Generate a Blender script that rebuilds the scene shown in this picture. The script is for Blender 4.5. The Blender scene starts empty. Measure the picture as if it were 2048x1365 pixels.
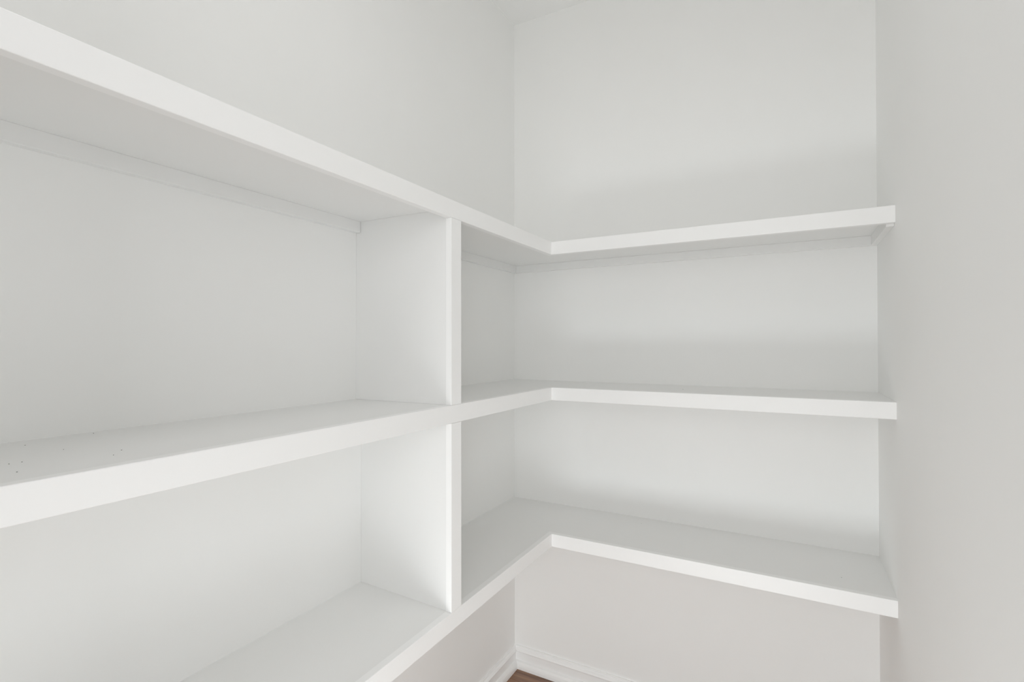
import bpy, bmesh, math, random
from mathutils import Vector, Matrix

# ------------------------------------------------------------------ camera, light, exposure
SC = bpy.context.scene
W, H = 2048, 1365
CX, CY, CZ = 0.9288, -1.7273, 1.2212
YAW, PITCH, ROLL, FPX, PPX, PPY = 0.5058, 0.0076, -0.0012, 1020.9, -7.8, -0.4

cam_d = bpy.data.cameras.new('camera')
cam = bpy.data.objects.new('camera', cam_d)
SC.collection.objects.link(cam)
SC.camera = cam
_cy, _sy, _cp, _sp = math.cos(YAW), math.sin(YAW), math.cos(PITCH), math.sin(PITCH)
F = Vector((-_sy * _cp, _cy * _cp, _sp))
R = Vector((_cy, _sy, 0.0))
U = R.cross(F)
_cr, _sr = math.cos(ROLL), math.sin(ROLL)
R2 = R * _cr + U * _sr
U2 = U * _cr - R * _sr
m = Matrix.Identity(4)
for i in range(3):
    m[i][0], m[i][1], m[i][2], m[i][3] = R2[i], U2[i], -F[i], (CX, CY, CZ)[i]
cam.matrix_world = m
cam_d.sensor_fit = 'HORIZONTAL'
cam_d.sensor_width = 36.0
cam_d.lens = FPX / W * 36.0
cam_d.shift_x = -PPX / W
cam_d.shift_y = PPY / W
cam_d.clip_start = 0.02

world = bpy.data.worlds.new('world')
SC.world = world
world.use_nodes = True
world.node_tree.nodes['Background'].inputs[0].default_value = (0.95, 0.98, 1.0, 1)
world.node_tree.nodes['Background'].inputs[1].default_value = 0.1

# name: (location, rotation, size x, size y, watts, colour)
LIGHTS = {
    # fill lights added for doorway daylight: strong low down, softer on its right side
    'doorway_fill_low': ((0.71, -1.80, 0.22), (math.radians(90), 0, 0), 0.72, 0.40, 6.4, (0.935, 0.985, 1.0)),
    'doorway_fill_side': ((1.00, -1.84, 0.41), (math.radians(90), 0, math.radians(50)), 0.30, 0.78, 1.7, (0.965, 0.99, 1.0)),
    'doorway_fill_upper': ((1.00, -1.84, 1.40), (math.radians(90), 0, math.radians(50)), 0.30, 1.20, 1.75, (1.0, 1.0, 1.0)),
    # fill lights added beyond the doorway, standing in for an unseen next room
    'far_fill_left': ((-0.25, -3.40, 1.50), (math.radians(90), 0, 0), 1.10, 1.40, 11.5, (1.0, 1.0, 1.0)),
    'far_fill_middle': ((0.70, -3.40, 1.60), (math.radians(90), 0, 0), 0.80, 1.20, 3.2, (1.0, 1.0, 1.0)),
    'far_fill_right': ((1.55, -3.40, 1.60), (math.radians(90), 0, math.radians(15)), 0.90, 1.20, 10.7, (1.0, 1.0, 1.0)),
    # unseen fill light added under the closet's ceiling
    'ceiling_fill': ((0.70, -1.33, 2.43), (0, 0, 0), 0.40, 0.40, 1.6, (1.0, 0.995, 0.985)),
}
for nm, (loc, rt, sx, sy, e, col) in LIGHTS.items():
    ld = bpy.data.lights.new(nm, 'AREA')
    ld.shape = 'RECTANGLE'
    ld.size, ld.size_y = sx, sy
    ld.energy = e
    ld.color = col
    lo = bpy.data.objects.new(nm, ld)
    lo.location = loc
    lo.rotation_euler = rt
    SC.collection.objects.link(lo)

SC.view_settings.view_transform = 'Standard'
SC.view_settings.look = 'None'
SC.view_settings.exposure = 0.035
SC.view_settings.gamma = 1.0
SC.view_settings.use_curve_mapping = False
SC.cycles.max_bounces = 24
SC.cycles.diffuse_bounces = 16
SC.cycles.use_denoising = True

# ------------------------------------------------------------------ measures (metres)
XR = 1.1388             # right wall
YF = -1.66              # short wall at the near end of the long shelves
DX0, DX1, DZ = 0.31, 1.11, 2.04   # doorway in the near wall; the camera looks in through it
ZC = 2.452              # ceiling
DL, DB = 0.2812, 0.2818  # shelf depth on the left wall / on the back wall
SHELF_TOP = {'top': 1.5395, 'middle': 1.0888, 'bottom': 0.6375}
T = 0.0395              # height of the front edge strip
BT = 0.019              # shelf board
FT = 0.0150             # thickness of the front edge strip
CH, CT = 0.0267, 0.0155  # cleat
YD, SW = -0.7750, 0.0383  # far side and width of the upright strip on the divider


# ------------------------------------------------------------------ materials
def paint(name, col, rough, bump=0.02, scale=260.0, spec=0.35, tint=0.0):
    mt = bpy.data.materials.new(name)
    mt.use_nodes = True
    nt = mt.node_tree
    b = nt.nodes['Principled BSDF']
    b.inputs['Roughness'].default_value = rough
    b.inputs['Specular IOR Level'].default_value = spec
    tc = nt.nodes.new('ShaderNodeNewGeometry')
    n1 = nt.nodes.new('ShaderNodeTexNoise')
    n1.inputs['Scale'].default_value = scale
    n1.inputs['Detail'].default_value = 3
    nt.links.new(tc.outputs['Position'], n1.inputs['Vector'])
    bp = nt.nodes.new('ShaderNodeBump')
    bp.inputs['Strength'].default_value = bump
    bp.inputs['Distance'].default_value = 0.001
    nt.links.new(n1.outputs['Fac'], bp.inputs['Height'])
    nt.links.new(bp.outputs['Normal'], b.inputs['Normal'])
    n2 = nt.nodes.new('ShaderNodeTexNoise')
    n2.inputs['Scale'].default_value = 5.0
    n2.inputs['Detail'].default_value = 2
    nt.links.new(tc.outputs['Position'], n2.inputs['Vector'])
    mx = nt.nodes.new('ShaderNodeMixRGB')
    mx.inputs[1].default_value = (*col, 1)
    mx.inputs[2].default_value = (col[0] * 0.985, col[1] * 0.987, col[2] * 0.982, 1)
    nt.links.new(n2.outputs['Fac'], mx.inputs[0])
    nt.links.new(mx.outputs[0], b.inputs['Base Color'])
    return mt


M_WALL = paint('wall_paint', (0.896, 0.898, 0.893), 0.75, 0.05, 320, 0.25)
M_CEIL = paint('ceiling_paint', (0.90, 0.902, 0.899), 0.9, 0.05, 260, 0.2)
M_SHELF = paint('shelf_paint', (0.848, 0.850, 0.846), 0.42, 0.02, 180, 0.4)
M_TRIM = paint('trim_paint', (0.915, 0.917, 0.916), 0.35, 0.015, 160, 0.45)

M_DARK = bpy.data.materials.new('speck_dark')
M_DARK.use_nodes = True
_b = M_DARK.node_tree.nodes['Principled BSDF']
_n = M_DARK.node_tree.nodes.new('ShaderNodeTexNoise')
_r = M_DARK.node_tree.nodes.new('ShaderNodeValToRGB')
_r.color_ramp.elements[0].color = (0.10, 0.10, 0.095, 1)
_r.color_ramp.elements[1].color = (0.22, 0.22, 0.21, 1)
M_DARK.node_tree.links.new(_n.outputs['Fac'], _r.inputs[0])
M_DARK.node_tree.links.new(_r.outputs[0], _b.inputs['Base Color'])
_b.inputs['Roughness'].default_value = 0.8

M_WOOD = bpy.data.materials.new('brown_hardwood')
M_WOOD.use_nodes = True
nt = M_WOOD.node_tree
b = nt.nodes['Principled BSDF']
b.inputs['Roughness'].default_value = 0.30
b.inputs['Coat Weight'].default_value = 0.5
b.inputs['Coat Roughness'].default_value = 0.25
tc = nt.nodes.new('ShaderNodeNewGeometry')
oi = nt.nodes.new('ShaderNodeObjectInfo')
ad = nt.nodes.new('ShaderNodeVectorMath')
ad.operation = 'ADD'
sc_ = nt.nodes.new('ShaderNodeVectorMath')
sc_.operation = 'SCALE'
sc_.inputs['Scale'].default_value = 9.0
cmb = nt.nodes.new('ShaderNodeCombineXYZ')
nt.links.new(oi.outputs['Random'], cmb.inputs[0])
nt.links.new(oi.outputs['Random'], cmb.inputs[2])
nt.links.new(cmb.outputs[0], sc_.inputs[0])
nt.links.new(tc.outputs['Position'], ad.inputs[0])
nt.links.new(sc_.outputs[0], ad.inputs[1])
mp = nt.nodes.new('ShaderNodeMapping')
mp.inputs['Scale'].default_value = (3.0, 42.0, 42.0)
nt.links.new(ad.outputs[0], mp.inputs['Vector'])
ns = nt.nodes.new('ShaderNodeTexNoise')
ns.inputs['Scale'].default_value = 1.6
ns.inputs['Detail'].default_value = 8
ns.inputs['Distortion'].default_value = 0.5
nt.links.new(mp.outputs[0], ns.inputs['Vector'])
rp = nt.nodes.new('ShaderNodeValToRGB')
rp.color_ramp.elements[0].position = 0.30
rp.color_ramp.elements[0].color = (0.155, 0.060, 0.022, 1)
rp.color_ramp.elements[1].position = 0.70
rp.color_ramp.elements[1].color = (0.32, 0.162, 0.075, 1)
nt.links.new(ns.outputs['Fac'], rp.inputs[0])
hs = nt.nodes.new('ShaderNodeHueSaturation')
mr = nt.nodes.new('ShaderNodeMapRange')
mr.inputs[3].default_value = 0.8
mr.inputs[4].default_value = 1.2
nt.links.new(oi.outputs['Random'], mr.inputs[0])
nt.links.new(mr.outputs[0], hs.inputs['Value'])
nt.links.new(rp.outputs[0], hs.inputs['Color'])
nt.links.new(hs.outputs[0], b.inputs['Base Color'])
bp = nt.nodes.new('ShaderNodeBump')
bp.inputs['Strength'].default_value = 0.15
bp.inputs['Distance'].default_value = 0.001
nt.links.new(ns.outputs['Fac'], bp.inputs['Height'])
nt.links.new(bp.outputs['Normal'], b.inputs['Normal'])


# ------------------------------------------------------------------ helpers
def link(name, bm, mat, parent=None, bevel=0.0):
    bmesh.ops.recalc_face_normals(bm, faces=bm.faces)
    if bevel:
        bmesh.ops.bevel(bm, geom=list(bm.edges), offset=bevel, segments=2, affect='EDGES', profile=0.6,
                        clamp_overlap=True)
    me = bpy.data.meshes.new(name)
    bm.to_mesh(me)
    bm.free()
    me.materials.append(mat)
    o = bpy.data.objects.new(name, me)
    SC.collection.objects.link(o)
    if parent:
        o.parent = parent
        o.matrix_parent_inverse = Matrix.Translation(-parent.location)
    return o


def hexa(bm, pts):
    """pts: four bottom corners then the four above them."""
    v = [bm.verts.new(p) for p in pts]
    for f in ((0, 3, 2, 1), (4, 5, 6, 7), (0, 1, 5, 4), (1, 2, 6, 5), (2, 3, 7, 6), (3, 0, 4, 7)):
        bm.faces.new([v[i] for i in f])


def box(name, x0, x1, y0, y1, z0, z1, mat, parent=None, bevel=0.0):
    bm = bmesh.new()
    hexa(bm, [(x0, y0, z0), (x1, y0, z0), (x1, y1, z0), (x0, y1, z0),
              (x0, y0, z1), (x1, y0, z1), (x1, y1, z1), (x0, y1, z1)])
    return link(name, bm, mat, parent, bevel)


def sweep(name, profile, frames, mat, parent=None):
    """profile: (depth, z) outline; frames: (origin, depth direction) at each end, joined straight (mitred ends)."""
    bm = bmesh.new()
    rings = []
    for org, dr in frames:
        rings.append([bm.verts.new((org[0] + dr[0] * d, org[1] + dr[1] * d, z)) for d, z in profile])
    n = len(profile)
    for a, c in zip(rings, rings[1:]):
        for i in range(n):
            bm.faces.new((a[i], a[(i + 1) % n], c[(i + 1) % n], c[i]))
    bm.faces.new(rings[0])
    bm.faces.new(rings[-1][::-1])
    return link(name, bm, mat, parent)


def structure(o):
    o['kind'] = 'structure'
    return o


def thing(name, loc, label, cat, group=None):
    o = bpy.data.objects.new(name, None)
    o.empty_display_size = 0.05
    o.location = loc
    SC.collection.objects.link(o)
    o['label'] = label
    o['category'] = cat
    if group:
        o['group'] = group
    return o


# ------------------------------------------------------------------ the room
WT = 0.10
structure(box('wall_left', -WT, 0, YF - WT, WT, -0.02, ZC + 0.02, M_WALL))
structure(box('wall_back', 0, XR, 0, WT, -0.02, ZC + 0.02, M_WALL))
structure(box('ceiling', 0, XR, YF, 0, ZC, ZC + 0.1, M_CEIL))
structure(box('wall_right', XR, XR + WT, YF - WT, WT, -0.02, ZC + 0.02, M_WALL))
# near wall with the doorway
bm = bmesh.new()
for (x0, x1, z0, z1) in ((0, DX0, -0.02, ZC + 0.02), (DX1, XR, -0.02, ZC + 0.02), (DX0, DX1, DZ, ZC + 0.02)):
    hexa(bm, [(x0, YF - WT, z0), (x1, YF - WT, z0), (x1, YF, z0), (x0, YF, z0),
              (x0, YF - WT, z1), (x1, YF - WT, z1), (x1, YF, z1), (x0, YF, z1)])
structure(link('wall_front', bm, M_WALL))
# lining of the doorway
bm = bmesh.new()
JT = 0.018
for (x0, x1, z0, z1) in ((DX0, DX0 + JT, 0, DZ), (DX1 - JT, DX1, 0, DZ), (DX0 + JT, DX1 - JT, DZ - JT, DZ)):
    hexa(bm, [(x0, YF - WT - 0.01, z0), (x1, YF - WT - 0.01, z0), (x1, YF + 0.006, z0), (x0, YF + 0.006, z0),
              (x0, YF - WT - 0.01, z1), (x1, YF - WT - 0.01, z1), (x1, YF + 0.006, z1), (x0, YF + 0.006, z1)])
structure(link('trim_1', bm, M_TRIM))

# hardwood floor: subfloor slab + single planks running along the back wall
FX, FY = 1.6, -2.6
fl = structure(box('floor', 0, FX, FY, 0, -0.06, -0.014, M_WOOD))
random.seed(4)
PW, GAP = 0.0825, 0.0009
y = 0.0
row = 0
while y > FY + 0.001:
    y1 = y
    y0 = max(y - PW, FY)
    x = (0.62, 0.28, 0.85, 0.46)[row % 4] + random.uniform(-0.08, 0.08)
    cuts = [0.0, x, x + random.uniform(0.7, 0.95), FX]
    for a, c in zip(cuts, cuts[1:]):
        box('floor_plank', a + GAP / 2, c - GAP / 2, y0 + GAP / 2, y1 - GAP / 2, -0.014, 0.0, M_WOOD, fl, 0.0005)
    y = y0
    row += 1

# baseboards with a shoe moulding, mitred in the corners
BB = [(0, 0.0), (0.0229, 0.0), (0.0227, 0.010), (0.0208, 0.018), (0.0168, 0.0245), (0.0095, 0.0280),
      (0.0095, 0.0560), (0.0135, 0.0590), (0.0145, 0.0625), (0.0118, 0.0670), (0.0072, 0.0705),
      (0.0062, 0.0730), (0.0066, 0.0755), (0.0050, 0.0780), (0, 0.0780)]
structure(sweep('baseboard_back', BB, [((0, 0), (1, -1)), ((XR, 0), (-1, -1))], M_TRIM))
structure(sweep('baseboard_left', BB, [((0, 0), (1, -1)), ((0, YF), (1, 0))], M_TRIM))
structure(sweep('baseboard_right', BB, [((XR, 0), (-1, -1)), ((XR, YF), (-1, 0))], M_TRIM))


# ------------------------------------------------------------------ the L-shaped shelves
def shelf(key, label, specks):
    z = SHELF_TOP[key]
    zs = z - BT
    root = thing('corner_shelf', (0.0, 0.0, zs), label, 'shelf', 'white corner shelves')
    # boards: the long left run, the back run butted against it
    box('shelf_board', 0, DL - FT, YF, 0, zs, z, M_SHELF, root)
    box('shelf_board', DL - FT, XR, -DB + FT, 0, zs, z, M_SHELF, root)
    # front edge strips, mitred at the inner corner (outline on plan, extruded)
    e = 0.0012
    prof = [(0, z - T), (FT - e, z - T), (FT - e * 0.3, z - T + e * 0.3), (FT, z - T + e),
            (FT, z - e), (FT - e * 0.3, z - e * 0.3), (FT - e, z), (0, z)]
    ix, iy = DL - FT, -DB + FT
    sweep('front_strip', prof, [((ix, YF), (1, 0)), ((ix, iy), (1, -1))], M_TRIM, root)
    sweep('front_strip', prof, [((ix, iy), (1, -1)), ((XR, iy), (0, -1))], M_TRIM, root)
    # cleats on the walls under the boards
    c = 0.0008
    if key == 'bottom':
        box('cleat', 0, CT, YF, 0, zs - CH, zs, M_SHELF, root, c)
    else:
        ya, yb = (-0.7972, -0.8178) if key == 'top' else (-0.7797, -0.8008)
        box('cleat', 0, CT, ya, 0, zs - CH, zs, M_SHELF, root, c)
        box('cleat', 0, CT, YF, yb, zs - CH, zs, M_SHELF, root, c)
    box('cleat', CT, XR, -CT, 0, zs - CH, zs, M_SHELF, root, c)
    # side cleat running forward to the front strip
    bm = bmesh.new()
    x0, x1 = XR - CT, XR
    ya, yb = -CT, -DB + FT
    cut = 0.0 if key == 'top' else 0.06      # lower ones are cut back under the board
    hexa(bm, [(x0, yb + cut, zs - CH), (x1, yb + cut, zs - CH), (x1, ya, zs - CH), (x0, ya, zs - CH),
              (x0, yb, zs), (x1, yb, zs), (x1, ya, zs), (x0, ya, zs)])
    link('cleat', bm, M_SHELF, root, c)
    # small dark specks on the shelf top, as thin discs
    for hx, hy, r in specks:
        r *= 0.8
        bm = bmesh.new()
        bmesh.ops.create_cone(bm, cap_ends=True, segments=8, radius1=r, radius2=r * 0.7, depth=0.0006,
                              matrix=Matrix.Translation((hx, hy, z + 0.0002)))
        link('dark_speck', bm, M_DARK, root)
    return root


shelf('top', 'highest of the three white corner shelves, above eye level with its underside showing', [])
shelf('middle', 'middle one of the three white corner shelves, just below eye level', [
    (0.1906, -1.3999, .0011), (0.2156, -1.4194, .0008), (0.1670, -1.4877, .0009), (0.2223, -1.5090, .0011),
    (0.1670, -1.4987, .0008), (0.0433, -1.4458, .0009), (0.0137, -1.3582, .0009), (0.1223, -1.4337, .0006),
    (0.6508, -0.1643, .0016)])
shelf('bottom', 'lowest of the three white corner shelves, seen from above with open space beneath', [(1.0369, -0.2035, .0012), (0.5006, -0.0590, .0010)])


# ------------------------------------------------------------------ the uprights between the shelves
def divider(z0, z1, wall_y, label, notch):
    root = thing('shelf_divider', (DL / 2, YD - 0.02, z0), label, 'divider', 'white uprights between the shelves')
    xf = DL - FT
    near = -0.8113
    bm = bmesh.new()
    # panel, a hair out of square like the one in the room
    g = 0.0002             # paint gap
    zb = z0 + g
    zt = z1 + (T - BT) - g     # up to the underside of the board, behind the strip
    xp = xf - g
    hexa(bm, [(g, wall_y, zb), (xp, near, zb), (xp, near + 0.019, zb), (g, wall_y + 0.019, zb),
              (g, wall_y, zt), (xp, near, zt), (xp, near + 0.019, zt), (g, wall_y + 0.019, zt)])
    link('divider_panel', bm, M_SHELF, root)
    box('upright_strip', xf, DL, YD - SW, YD, z0 + g, z1 - g, M_TRIM, root, 0.0008)
    return root


divider(SHELF_TOP['middle'], SHELF_TOP['top'] - T, -0.8171,
        'white upright panel standing between the middle and the highest shelf', True)
divider(SHELF_TOP['bottom'], SHELF_TOP['middle'] - T, -0.7993,
        'white upright panel standing between the lowest and the middle shelf', True)
